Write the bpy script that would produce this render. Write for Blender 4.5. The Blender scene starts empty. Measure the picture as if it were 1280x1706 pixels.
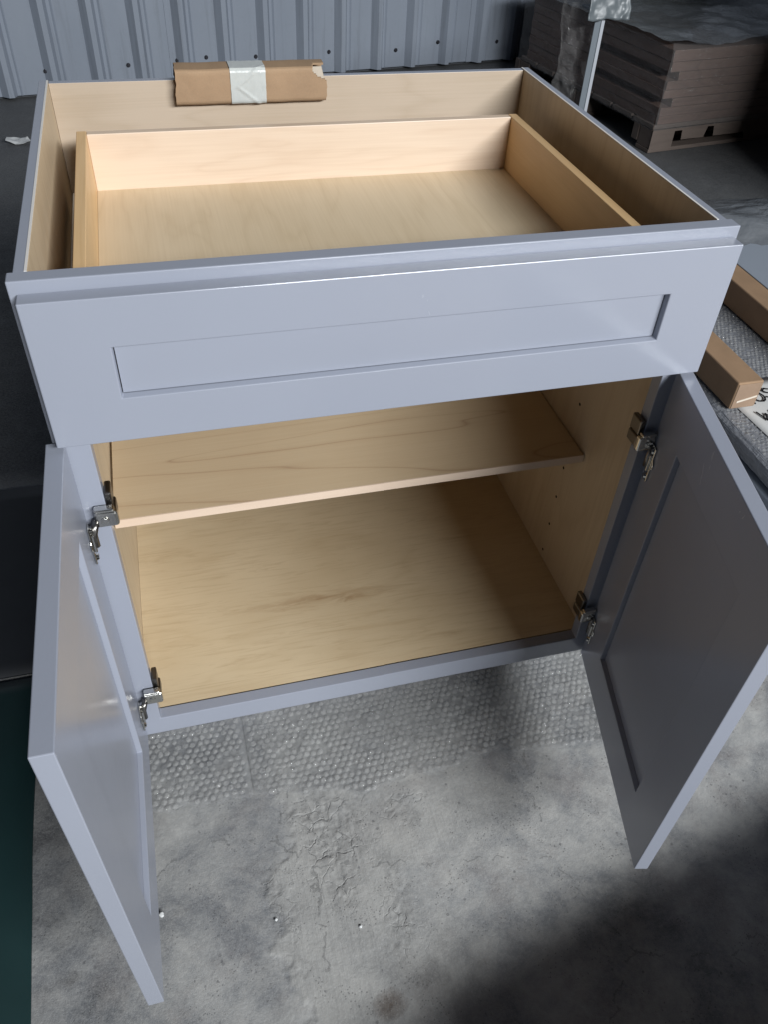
import bpy, bmesh, math, random
import numpy as np
from mathutils import Matrix, Vector

random.seed(7)
rng = np.random.default_rng(7)
S = bpy.context.scene
COL = S.collection
ZO = 0.871            # height of the cabinet's top above the floor; shapes below are written with z = 0 at that top

# ------------------------------------------------------------------ camera
R = ((0.965998, -0.254657, 0.044707), (-0.142907, -0.669987, -0.728488), (0.215468, 0.697329, -0.683598))
cam_d = bpy.data.cameras.new("camera")
cam = bpy.data.objects.new("camera", cam_d)
COL.objects.link(cam)
m = Matrix.Identity(4)
for i in range(3):
    m[i][0] = R[0][i]; m[i][1] = -R[1][i]; m[i][2] = -R[2][i]
m[0][3], m[1][3], m[2][3] = 0.143144, -0.736058, 1.236361
cam.matrix_world = m
cam_d.sensor_fit = 'VERTICAL'; cam_d.sensor_height = 36.0; cam_d.lens = 28.616
cam_d.clip_start = 0.02; cam_d.clip_end = 200
S.camera = cam

# ------------------------------------------------------------------ light: the open bay door behind the photographer, dim hall around
W = bpy.data.worlds.new("World"); S.world = W; W.use_nodes = True
bg = W.node_tree.nodes['Background']
bg.inputs['Color'].default_value = (0.60, 0.74, 1.0, 1); bg.inputs['Strength'].default_value = 0.018
AZ, EL, DIST = math.radians(25), math.radians(27.5), 7.0
tgt = Vector((0.38, 0.1, 0.7))
lpos = tgt + Vector((math.cos(EL)*math.sin(AZ), -math.cos(EL)*math.cos(AZ), math.sin(EL)))*DIST
ld = bpy.data.lights.new("bay_door_daylight", 'AREA'); ld.shape = 'RECTANGLE'; ld.size = 4.6; ld.size_y = 0.6
ld.energy = 880; ld.color = (0.95, 0.98, 1.0)
lo = bpy.data.objects.new("bay_door_daylight", ld); COL.objects.link(lo)
lo.location = lpos; lo.rotation_euler = (tgt-lpos).to_track_quat('-Z', 'Y').to_euler()
vs = S.view_settings
vs.view_transform = 'Standard'; vs.look = 'None'; vs.exposure = 0.0; vs.gamma = 1.0; vs.use_curve_mapping = False
S.cycles.max_bounces = 8; S.cycles.transparent_max_bounces = 12; S.cycles.caustics_reflective = False; S.cycles.caustics_refractive = False

# ------------------------------------------------------------------ helpers
class MB:
    def __init__(s): s.v = []; s.f = []; s.m = []
    def poly(s, pts, faces, mi=0):
        n = len(s.v); s.v += [tuple(p) for p in pts]
        for i, f in enumerate(faces):
            s.f.append([n+k for k in f]); s.m.append(mi[i] if isinstance(mi, (list, tuple)) else mi)
    def box(s, x0, x1, y0, y1, z0, z1, mi=0, T=None):
        # face order: bottom, top, front(-y), right(+x), back(+y), left(-x)
        p = [(x0,y0,z0),(x1,y0,z0),(x1,y1,z0),(x0,y1,z0),(x0,y0,z1),(x1,y0,z1),(x1,y1,z1),(x0,y1,z1)]
        if T: p = [T(*q) for q in p]
        s.poly(p, [(0,3,2,1),(4,5,6,7),(0,1,5,4),(1,2,6,5),(2,3,7,6),(3,0,4,7)], mi)
    def cyl(s, c, axis, r, h, n=16, mi=0, r2=None, T=None):
        ax = Vector(axis).normalized(); a = ax.orthogonal().normalized(); b = ax.cross(a); c = Vector(c)
        r2 = r if r2 is None else r2; p = []
        for k in range(n):
            t = 2*math.pi*k/n; p.append(c+(a*math.cos(t)+b*math.sin(t))*r)
        for k in range(n):
            t = 2*math.pi*k/n; p.append(c+ax*h+(a*math.cos(t)+b*math.sin(t))*r2)
        if T: p = [T(*q) for q in p]
        s.poly(p, [tuple(reversed(range(n))), tuple(range(n, 2*n))]+[(k,(k+1)%n,n+(k+1)%n,n+k) for k in range(n)], mi)
    def tube(s, pts, r, n=8, mi=0):
        pts = [Vector(p) for p in pts]; rings = []
        base = len(s.v)
        for i, p in enumerate(pts):
            d = (pts[min(i+1, len(pts)-1)]-pts[max(i-1, 0)]).normalized()
            a = d.orthogonal().normalized() if i == 0 else (pa-d*pa.dot(d)).normalized()
            pa = a; b = d.cross(a)
            s.v += [tuple(p+(a*math.cos(2*math.pi*k/n)+b*math.sin(2*math.pi*k/n))*r) for k in range(n)]
        for i in range(len(pts)-1):
            for k in range(n):
                s.f.append([base+i*n+k, base+i*n+(k+1)%n, base+(i+1)*n+(k+1)%n, base+(i+1)*n+k]); s.m.append(mi)
        s.f.append([base+k for k in reversed(range(n))]); s.m.append(mi)
        e = base+(len(pts)-1)*n; s.f.append([e+k for k in range(n)]); s.m.append(mi)
    def prism(s, poly2, lo_, hi_, f3, mi=0):
        n = len(poly2); p = [f3(a, b, lo_) for a, b in poly2]+[f3(a, b, hi_) for a, b in poly2]
        s.poly(p, [tuple(reversed(range(n))), tuple(range(n, 2*n))]+[(k,(k+1)%n,n+(k+1)%n,n+k) for k in range(n)], mi)
    def grid(s, nx, ny, fn, mi=0):
        n = len(s.v)
        for j in range(ny):
            for i in range(nx): s.v.append(tuple(fn(i/(nx-1), j/(ny-1))))
        for j in range(ny-1):
            for i in range(nx-1):
                a = n+j*nx+i; s.f.append([a, a+1, a+nx+1, a+nx]); s.m.append(mi)
    def build(s, name, mats, parent=None, bevel=0.0, smooth=False, solid=0.0, seg=2, fix=True):
        me = bpy.data.meshes.new(name)
        me.from_pydata([(x, y, z+ZO) for x, y, z in s.v], [], s.f)
        if not isinstance(mats, (list, tuple)): mats = [mats]
        for mt in mats: me.materials.append(mt)
        me.polygons.foreach_set('material_index', s.m)
        if smooth: me.polygons.foreach_set('use_smooth', [True]*len(me.polygons))
        me.update()
        if fix:
            bm = bmesh.new(); bm.from_mesh(me); bmesh.ops.recalc_face_normals(bm, faces=bm.faces); bm.to_mesh(me); bm.free()
        o = bpy.data.objects.new(name, me); COL.objects.link(o)
        if parent is not None: attach(o, parent)
        if solid:
            md = o.modifiers.new('solid', 'SOLIDIFY'); md.thickness = solid; md.offset = 0
        if bevel:
            md = o.modifiers.new('bevel', 'BEVEL'); md.width = bevel; md.segments = seg; md.limit_method = 'ANGLE'; md.angle_limit = math.radians(40)
        return o

def attach(o, parent):
    o.parent = parent
    if parent.get('_loc') is not None:
        o.matrix_parent_inverse = Matrix.Translation(Vector(parent['_loc'])).inverted()

def tag(o, label, cat, group=None, kind=None):
    if label: o['label'] = label
    if cat: o['category'] = cat
    if group: o['group'] = group
    if kind: o['kind'] = kind
    return o
def thing(name, loc, label, cat, group=None):
    o = bpy.data.objects.new(name, None); COL.objects.link(o)
    o.location = (loc[0], loc[1], loc[2]+ZO); o.empty_display_size = 0.1
    o['_loc'] = [loc[0], loc[1], loc[2]+ZO]
    return tag(o, label, cat, group)

# numpy value noise
_TAB = {}
def vnoise(x, y, seed=0):
    if seed not in _TAB: _TAB[seed] = np.random.default_rng(seed).random((256, 256))
    T = _TAB[seed]
    xi = np.floor(x).astype(int); yi = np.floor(y).astype(int); fx = x-xi; fy = y-yi
    fx = fx*fx*(3-2*fx); fy = fy*fy*(3-2*fy)
    g = lambda a, b: T[a % 256, b % 256]
    return (g(xi,yi)*(1-fx)+g(xi+1,yi)*fx)*(1-fy)+(g(xi,yi+1)*(1-fx)+g(xi+1,yi+1)*fx)*fy
def fbm(x, y, o=4, seed=0):
    a = 0.5; t = np.zeros_like(np.asarray(x, float)); n = 0
    for k in range(o):
        t = t+a*vnoise(x*2**k+13.7*k, y*2**k+7.3*k, seed+k); n += a; a *= 0.5
    return t/n

_LST = {}
def snoise(x, y, seed):
    if seed not in _LST: _LST[seed] = np.random.default_rng(seed).random((256, 256)).tolist()
    T = _LST[seed]; xi = math.floor(x); yi = math.floor(y); fx = x-xi; fy = y-yi
    fx = fx*fx*(3-2*fx); fy = fy*fy*(3-2*fy); a = T[xi & 255]; b = T[(xi+1) & 255]; y0 = yi & 255; y1 = (yi+1) & 255
    return (a[y0]*(1-fx)+b[y0]*fx)*(1-fy)+(a[y1]*(1-fx)+b[y1]*fx)*fy
def nz(x, y, s):
    return (0.5*snoise(x, y, s)+0.25*snoise(x*2+13.7, y*2+7.3, s+1)+0.125*snoise(x*4+27.4, y*4+14.6, s+2))/0.875-0.5

# ------------------------------------------------------------------ materials
def new_mat(name):
    mt = bpy.data.materials.new(name); mt.use_nodes = True
    nt = mt.node_tree; b = nt.nodes['Principled BSDF']
    return mt, nt, b
def N(nt, t, **kw):
    n = nt.nodes.new(t)
    for k, v in kw.items():
        if hasattr(n, k) and k not in n.inputs: setattr(n, k, v)
        else: n.inputs[k].default_value = v
    return n
def L(nt, a, b): nt.links.new(a, b)
def ramp(nt, src, stops, interp='LINEAR'):
    r = nt.nodes.new('ShaderNodeValToRGB'); r.color_ramp.interpolation = interp
    e = r.color_ramp.elements
    while len(e) < len(stops): e.new(0.5)
    for i, (p, c) in enumerate(stops):
        e[i].position = p; e[i].color = (*c, 1) if len(c) == 3 else c
    L(nt, src, r.inputs['Fac']); return r.outputs['Color']
def coords(nt, scale=(1,1,1), rot=(0,0,0), loc=(0,0,0)):
    tc = nt.nodes.new('ShaderNodeTexCoord'); mp = nt.nodes.new('ShaderNodeMapping')
    mp.inputs['Scale'].default_value = scale; mp.inputs['Rotation'].default_value = rot; mp.inputs['Location'].default_value = loc
    L(nt, tc.outputs['Object'], mp.inputs['Vector']); return mp.outputs['Vector']
def noise(nt, vec, scale, detail=4, rough=0.55, dist=0.0):
    n = nt.nodes.new('ShaderNodeTexNoise'); n.inputs['Scale'].default_value = scale; n.inputs['Detail'].default_value = detail
    n.inputs['Roughness'].default_value = rough; n.inputs['Distortion'].default_value = dist
    L(nt, vec, n.inputs['Vector']); return n.outputs['Fac']
def mixc(nt, fac, a, b, mode='MIX'):
    n = nt.nodes.new('ShaderNodeMix'); n.data_type = 'RGBA'; n.blend_type = mode
    for val, idx in ((fac, 0), (a, 6), (b, 7)):
        if isinstance(val, (int, float)): n.inputs[idx].default_value = val
        elif isinstance(val, (tuple, list)): n.inputs[idx].default_value = (*val, 1)
        else: L(nt, val, n.inputs[idx])
    return n.outputs[2]
def mth(nt, op, a, b=None, clamp=False):
    n = nt.nodes.new('ShaderNodeMath'); n.operation = op; n.use_clamp = clamp
    for i, v in enumerate((a, b)):
        if v is None: continue
        if isinstance(v, (int, float)): n.inputs[i].default_value = v
        else: L(nt, v, n.inputs[i])
    return n.outputs[0]
def bump(nt, b, h, strength=0.2, dist=0.002):
    n = nt.nodes.new('ShaderNodeBump'); n.inputs['Strength'].default_value = strength; n.inputs['Distance'].default_value = dist
    L(nt, h, n.inputs['Height']); L(nt, n.outputs['Normal'], b.inputs['Normal']); return n

def paint_material(name, c, rough=0.24):
    mt, nt, b = new_mat(name); v = coords(nt)
    n1 = noise(nt, v, 5, 3); n2 = noise(nt, v, 260, 2)
    L(nt, mixc(nt, n1, tuple(x*0.97 for x in c), tuple(min(1, x*1.03) for x in c)), b.inputs['Base Color'])
    sm = noise(nt, coords(nt, (1, 1, 0.5)), 14, 5, 0.65, 0.6)
    L(nt, mth(nt, 'ADD', mth(nt, 'MULTIPLY', n1, 0.06), mth(nt, 'ADD', mth(nt, 'MULTIPLY', sm, 0.12), rough-0.09)), b.inputs['Roughness'])
    bump(nt, b, mth(nt, 'ADD', n2, mth(nt, 'MULTIPLY', n1, 1.5)), 0.06, 0.0008)
    return mt

WK = 0.86
def wood_material(name, light, dark, axis, rough=0.42, bands=0.35, lines=None, blotch=0.25, fibre=0.35, seed=0.0, cathedral=(1.0, 6.0), rings=9.0):
    """axis = index of the grain direction"""
    mt, nt, b = new_mat(name)
    light = tuple(x*WK*q for x, q in zip(light, (1.0,1.045,1.125))); dark = tuple(x*WK*q for x, q in zip(dark, (1.03,1.07,1.16)))
    sc = [cathedral[1]]*3; sc[axis] = cathedral[0]
    v = coords(nt, tuple(sc), loc=(seed, seed*1.7, seed*0.6))
    sf = [1.0]*3; sf[axis] = 0.018
    vf = coords(nt, tuple(sf), loc=(seed*.3, seed*.2, seed))
    warp = noise(nt, v, 1.2, 3, 0.5, 0.6)
    w = mth(nt, 'FRACT', mth(nt, 'MULTIPLY', warp, rings))
    tri = mth(nt, 'ABSOLUTE', mth(nt, 'SUBTRACT', mth(nt, 'MULTIPLY', w, 2.0), 1.0))       # growth rings
    fib = noise(nt, vf, 420, 3, 0.6)
    fib2 = noise(nt, vf, 110, 2, 0.6)
    blo = noise(nt, coords(nt, (1,1,1), loc=(seed,seed,seed)), 6, 2)
    f = mth(nt, 'ADD', mth(nt, 'MULTIPLY', mth(nt, 'POWER', tri, 3.0), bands),
            mth(nt, 'ADD', mth(nt, 'MULTIPLY', mth(nt, 'SUBTRACT', fib, 0.42), fibre*2.0),
                mth(nt, 'ADD', mth(nt, 'MULTIPLY', mth(nt, 'SUBTRACT', fib2, 0.42), fibre),
                    mth(nt, 'MULTIPLY', mth(nt, 'SUBTRACT', blo, 0.4), blotch*2))), True)
    col = mixc(nt, f, light, dark)
    if lines:                         # thin reddish growth lines
        ln = mth(nt, 'POWER', tri, lines[1])
        col = mixc(nt, mth(nt, 'MULTIPLY', ln, lines[2]), col, lines[0])
    mt['_col'] = 1
    L(nt, col, b.inputs['Base Color'])
    L(nt, mth(nt, 'ADD', mth(nt, 'MULTIPLY', fib, 0.15), rough-0.07), b.inputs['Roughness'])
    bump(nt, b, fib, 0.08, 0.0006)
    mt['_out'] = col.node.name
    return mt

PAINT = paint_material('satin_grey_paint', (0.280, 0.299, 0.356))
MAPLE = wood_material('maple_ply_upright', (0.66,0.51,0.33), (0.50,0.36,0.21), 2, seed=3.1)
MAPLE_X = wood_material('maple_ply_back', (0.55,0.43,0.31), (0.42,0.315,0.205), 0, seed=5.4, bands=0.28, blotch=0.4)
SHELF = wood_material('maple_shelf', (0.62,0.46,0.28), (0.50,0.345,0.195), 0, seed=1.2, bands=0.18, lines=((0.24,0.125,0.068), 34.0, 0.45), cathedral=(0.55, 4.6), rings=7.0)
DRAWER = wood_material('birch_drawer_side', (0.78,0.60,0.435), (0.61,0.43,0.285), 0, seed=8.8, bands=0.28, cathedral=(1.2, 7.0))
DRAWER_Y = wood_material('birch_drawer_side_long', (0.80,0.52,0.25), (0.64,0.39,0.165), 1, seed=2.8, bands=0.25)
DRAWER_BOTTOM = wood_material('birch_ply_bottom', (0.75,0.585,0.375), (0.58,0.43,0.245), 1, seed=6.3, bands=0.28, blotch=0.4, cathedral=(1.6, 7.0))
EDGE = wood_material('pale_edge_band', (0.78,0.59,0.43), (0.68,0.50,0.345), 0, seed=4.4, bands=0.08)

# cabinet bottom: wavy figured veneer with a brown mineral streak
def bottom_material():
    mt = wood_material('maple_figured_bottom', (0.74,0.57,0.35), (0.56,0.405,0.22), 0, seed=9.7, bands=0.26, fibre=0.14, blotch=0.55, cathedral=(1.5, 6.0), rings=6.0)
    nt = mt.node_tree; b = nt.nodes['Principled BSDF']; col = nt.nodes[mt['_out']].outputs[2]
    v = coords(nt); sx = nt.nodes.new('ShaderNodeSeparateXYZ'); L(nt, v, sx.inputs[0])
    n = noise(nt, coords(nt, (5, 22, 1)), 3, 4, 0.6, 1.0)
    dx = mth(nt, 'DIVIDE', mth(nt, 'SUBTRACT', sx.outputs[0], 0.315), 0.105)
    dy = mth(nt, 'DIVIDE', mth(nt, 'ADD', mth(nt, 'SUBTRACT', sx.outputs[1], 0.182), mth(nt, 'MULTIPLY', mth(nt, 'SUBTRACT', n, 0.5), 0.05)), 0.010)
    d = mth(nt, 'ADD', mth(nt, 'MULTIPLY', dx, dx), mth(nt, 'MULTIPLY', dy, dy))
    g = mth(nt, 'MULTIPLY', mth(nt, 'EXPONENT', mth(nt, 'MULTIPLY', d, -1.0)), mth(nt, 'MULTIPLY', n, 0.95), True)
    col = mixc(nt, g, col, (0.25, 0.12, 0.040))
    # rippled grain
    rp = noise(nt, coords(nt, (5, 62, 1), rot=(0, 0, 0.10)), 1.0, 5, 0.68, 3.0)
    col = mixc(nt, mth(nt, 'MULTIPLY', mth(nt, 'SUBTRACT', rp, 0.50, True), 1.5, True), col, (0.34, 0.225, 0.115))
    L(nt, col, b.inputs['Base Color']); return mt
BOTTOM = bottom_material()

def plain(name, c, rough=0.5, metallic=0.0, var=0.1, nscale=30, bmp=0.0, bscale=200):
    mt, nt, b = new_mat(name); v = coords(nt); n1 = noise(nt, v, nscale, 4)
    L(nt, mixc(nt, n1, tuple(x*(1-var) for x in c), tuple(min(1, x*(1+var)) for x in c)), b.inputs['Base Color'])
    b.inputs['Roughness'].default_value = rough; b.inputs['Metallic'].default_value = metallic
    if bmp: bump(nt, b, noise(nt, v, bscale, 3), bmp, 0.001)
    return mt
CHROME = plain('nickel_plate', (0.62,0.61,0.58), 0.16, 1.0, 0.06, 60)
CHROME_DARK = plain('steel_dark', (0.20,0.19,0.18), 0.30, 1.0, 0.1, 60)
DARKHOLE = plain('dark_gap', (0.012,0.010,0.009), 0.9)
STEEL = plain('zinc_slide', (0.45,0.46,0.47), 0.35, 1.0, 0.1, 40)

def cardboard_material(name='cardboard', c=(0.34,0.225,0.135)):
    mt, nt, b = new_mat(name); v = coords(nt)
    n1 = noise(nt, v, 14, 4); n2 = noise(nt, coords(nt, (1, 0.06, 1)), 500, 2); n3 = noise(nt, v, 350, 3)
    f = mth(nt, 'ADD', mth(nt, 'MULTIPLY', n1, 0.7), mth(nt, 'ADD', mth(nt, 'MULTIPLY', n2, 0.2), mth(nt, 'MULTIPLY', n3, 0.15)))
    L(nt, ramp(nt, f, [(0.3, tuple(x*0.82 for x in c)), (0.75, tuple(x*1.12 for x in c))]), b.inputs['Base Color'])
    b.inputs['Roughness'].default_value = 0.8; bump(nt, b, n3, 0.15, 0.001); return mt
CARD = cardboard_material()
CARD_IN = cardboard_material('cardboard_inner', (0.44,0.38,0.31))
CARD_DARK = cardboard_material('cardboard_bar', (0.32,0.205,0.122))

def concrete_material():
    mt, nt, b = new_mat('stained_concrete'); v = coords(nt)
    at = nt.nodes.new('ShaderNodeAttribute'); at.attribute_name = 'skim'
    ad = nt.nodes.new('ShaderNodeAttribute'); ad.attribute_name = 'dirt_shade'
    ab = nt.nodes.new('ShaderNodeAttribute'); ab.attribute_name = 'rust'
    big = noise(nt, v, 6.5, 12, 0.68, 0.3); mid = noise(nt, v, 26, 10, 0.72, 0.3); fine = noise(nt, v, 170, 4, 0.7)
    str_ = noise(nt, coords(nt, (1, 0.05, 1)), 190, 3, 0.6)
    base = ramp(nt, big, [(0.34, (0.105,0.112,0.124)), (0.45, (0.180,0.186,0.196)), (0.55, (0.290,0.292,0.290)), (0.67, (0.42,0.415,0.40))])
    base = mixc(nt, mth(nt, 'MULTIPLY', mth(nt, 'SUBTRACT', mid, 0.45, True), 2.6, True), base, (0.37,0.362,0.346))
    pk = noise(nt, coords(nt, loc=(3, 9, 0)), 7, 10, 0.68)
    base = mixc(nt, mth(nt, 'MULTIPLY', mth(nt, 'SUBTRACT', pk, 0.51, True), 4.0, True), base, (0.175,0.158,0.155))
    skim = mixc(nt, big, (0.24,0.24,0.236), (0.40,0.392,0.37))
    skim = mixc(nt, mth(nt, 'MULTIPLY', mth(nt, 'SUBTRACT', str_, 0.5, True), 1.6, True), skim, (0.19,0.19,0.19))
    col = mixc(nt, mth(nt, 'MULTIPLY', at.outputs['Fac'], 0.85), base, skim)
    col = mixc(nt, ad.outputs['Fac'], col, (0.055,0.053,0.055))
    col = mixc(nt, ab.outputs['Fac'], col, (0.060,0.036,0.022))
    asb = nt.nodes.new('ShaderNodeAttribute'); asb.attribute_name = 'scab'         # flaking, cracked cement smear
    wv = nt.nodes.new('ShaderNodeVectorMath'); wv.operation = 'ADD'; nn_ = nt.nodes.new('ShaderNodeTexNoise'); nn_.inputs['Scale'].default_value = 45; nn_.inputs['Detail'].default_value = 4
    L(nt, v, nn_.inputs['Vector']); sc_ = nt.nodes.new('ShaderNodeVectorMath'); sc_.operation = 'SCALE'; sc_.inputs['Scale'].default_value = 0.03; L(nt, nn_.outputs['Color'], sc_.inputs[0])
    L(nt, v, wv.inputs[0]); L(nt, sc_.outputs[0], wv.inputs[1])
    vc = nt.nodes.new('ShaderNodeTexVoronoi'); vc.feature = 'DISTANCE_TO_EDGE'; vc.inputs['Scale'].default_value = 42; L(nt, wv.outputs[0], vc.inputs['Vector'])
    gk = noise(nt, coords(nt, loc=(4, 4, 0)), 28, 3, 0.6)
    crk = mth(nt, 'MULTIPLY', mth(nt, 'SUBTRACT', 1.0, mth(nt, 'MULTIPLY', vc.outputs['Distance'], 14.0), True), mth(nt, 'MULTIPLY', asb.outputs['Fac'], mth(nt, 'MULTIPLY', mth(nt, 'SUBTRACT', gk, 0.42, True), 7.0, True)), True)
    col = mixc(nt, mth(nt, 'MULTIPLY', crk, 0.42), col, (0.07,0.07,0.072))
    vh = nt.nodes.new('ShaderNodeTexVoronoi'); vh.feature = 'DISTANCE_TO_EDGE'; vh.inputs['Scale'].default_value = 2.6; L(nt, wv.outputs[0], vh.inputs['Vector'])
    hair = mth(nt, 'MULTIPLY', mth(nt, 'LESS_THAN', vh.outputs['Distance'], 0.0035), mth(nt, 'GREATER_THAN', gk, 0.5))
    col = mixc(nt, mth(nt, 'MULTIPLY', hair, 0.5), col, (0.09,0.09,0.09))
    sx = nt.nodes.new('ShaderNodeSeparateXYZ'); L(nt, v, sx.inputs[0])      # shade over the rear floor, put into the concrete colour
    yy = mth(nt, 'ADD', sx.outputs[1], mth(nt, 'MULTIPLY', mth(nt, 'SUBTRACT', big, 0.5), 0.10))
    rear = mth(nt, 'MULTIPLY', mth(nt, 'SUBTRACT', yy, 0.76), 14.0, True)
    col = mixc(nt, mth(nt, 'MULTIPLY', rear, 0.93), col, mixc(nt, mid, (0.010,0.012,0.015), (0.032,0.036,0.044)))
    # pits and specks
    vo = nt.nodes.new('ShaderNodeTexVoronoi'); vo.inputs['Scale'].default_value = 65; L(nt, v, vo.inputs['Vector'])
    gate = noise(nt, coords(nt, loc=(1, 2, 0)), 9, 3)
    pit = mth(nt, 'MULTIPLY', mth(nt, 'LESS_THAN', vo.outputs['Distance'], 0.14), mth(nt, 'GREATER_THAN', gate, 0.56))
    col = mixc(nt, mth(nt, 'MULTIPLY', pit, 0.6), col, (0.08,0.08,0.085))
    col = mixc(nt, mth(nt, 'MULTIPLY', mth(nt, 'SUBTRACT', fine, 0.35), 0.6, True), col, (0.47,0.47,0.455))
    vo2 = nt.nodes.new('ShaderNodeTexVoronoi'); vo2.inputs['Scale'].default_value = 210; L(nt, v, vo2.inputs['Vector'])
    g2 = noise(nt, coords(nt, loc=(5, 3, 0)), 16, 4, 0.65)
    grit = mth(nt, 'MULTIPLY', mth(nt, 'LESS_THAN', vo2.outputs['Distance'], 0.22), mth(nt, 'GREATER_THAN', g2, 0.55))
    col = mixc(nt, mth(nt, 'MULTIPLY', grit, 0.55), col, (0.09,0.09,0.092))
    sp = noise(nt, coords(nt, loc=(8, 1, 0)), 520, 2, 0.6)
    col = mixc(nt, mth(nt, 'MULTIPLY', mth(nt, 'SUBTRACT', sp, 0.5), 0.9), col, (0.55,0.55,0.54))
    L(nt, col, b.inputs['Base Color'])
    L(nt, ramp(nt, mid, [(0.3, (0.5,)*3), (0.7, (0.8,)*3)]), b.inputs['Roughness'])
    h = mth(nt, 'ADD', mth(nt, 'MULTIPLY', mid, 0.8), mth(nt, 'ADD', mth(nt, 'MULTIPLY', fine, 0.35), mth(nt, 'MULTIPLY', mth(nt, 'MULTIPLY', str_, at.outputs['Fac']), 0.5)))
    h = mth(nt, 'SUBTRACT', mth(nt, 'SUBTRACT', h, mth(nt, 'MULTIPLY', crk, 0.6)), mth(nt, 'ADD', mth(nt, 'MULTIPLY', pit, 0.4), mth(nt, 'MULTIPLY', grit, 0.25)))
    bump(nt, b, h, 0.6, 0.003)
    return mt
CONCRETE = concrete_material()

def wall_material():
    mt, nt, b = new_mat('painted_steel_sheet'); v = coords(nt)
    n1 = noise(nt, coords(nt, (1,1,0.25)), 5, 5, 0.6); n2 = noise(nt, v, 40, 4, 0.7)
    c = mixc(nt, n1, (0.215,0.245,0.30), (0.285,0.318,0.372))
    c = mixc(nt, mth(nt, 'MULTIPLY', mth(nt, 'SUBTRACT', n2, 0.55, True), 1.2, True), c, (0.20,0.22,0.25))
    n3 = noise(nt, coords(nt, (1,1,0.06)), 34, 5, 0.65); c = mixc(nt, mth(nt, 'MULTIPLY', mth(nt, 'SUBTRACT', n3, 0.52, True), 2.2, True), c, (0.15,0.165,0.19))
    L(nt, c, b.inputs['Base Color']); b.inputs['Roughness'].default_value = 0.42; bump(nt, b, n1, 0.15, 0.01); return mt
WALLM = wall_material()

def plastic_film(name, tint, alpha, rough=0.18, bscale=60, bstr=0.5):
    mt, nt, b = new_mat(name); v = coords(nt)
    n1 = noise(nt, v, bscale, 4, 0.6, 0.8)
    b.inputs['Base Color'].default_value = (*tint, 1); b.inputs['Roughness'].default_value = rough
    b.inputs['Specular IOR Level'].default_value = 0.8
    L(nt, mth(nt, 'ADD', mth(nt, 'MULTIPLY', mth(nt, 'SUBTRACT', n1, 0.5), 0.5*alpha), alpha, True), b.inputs['Alpha'])
    bump(nt, b, n1, bstr, 0.01); return mt
FILM = plastic_film('stretch_film', (0.22,0.215,0.215), 0.24, 0.10, 50, 1.0)
FILM_GREY = plastic_film('cloudy_film', (0.20,0.215,0.235), 0.80, 0.25, 14, 0.6)
BUBBLE_SHEET = plastic_film('bubble_film_sheet', (0.36,0.365,0.37), 0.30, 0.12, 45, 0.7)
BUBBLE = plastic_film('bubble_film_dome', (0.62,0.62,0.61), 0.28, 0.05, 200, 0.7)
BUBBLE_GREY = plastic_film('bubble_film_grey', (0.23,0.24,0.265), 0.9, 0.22, 60, 0.5)

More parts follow.
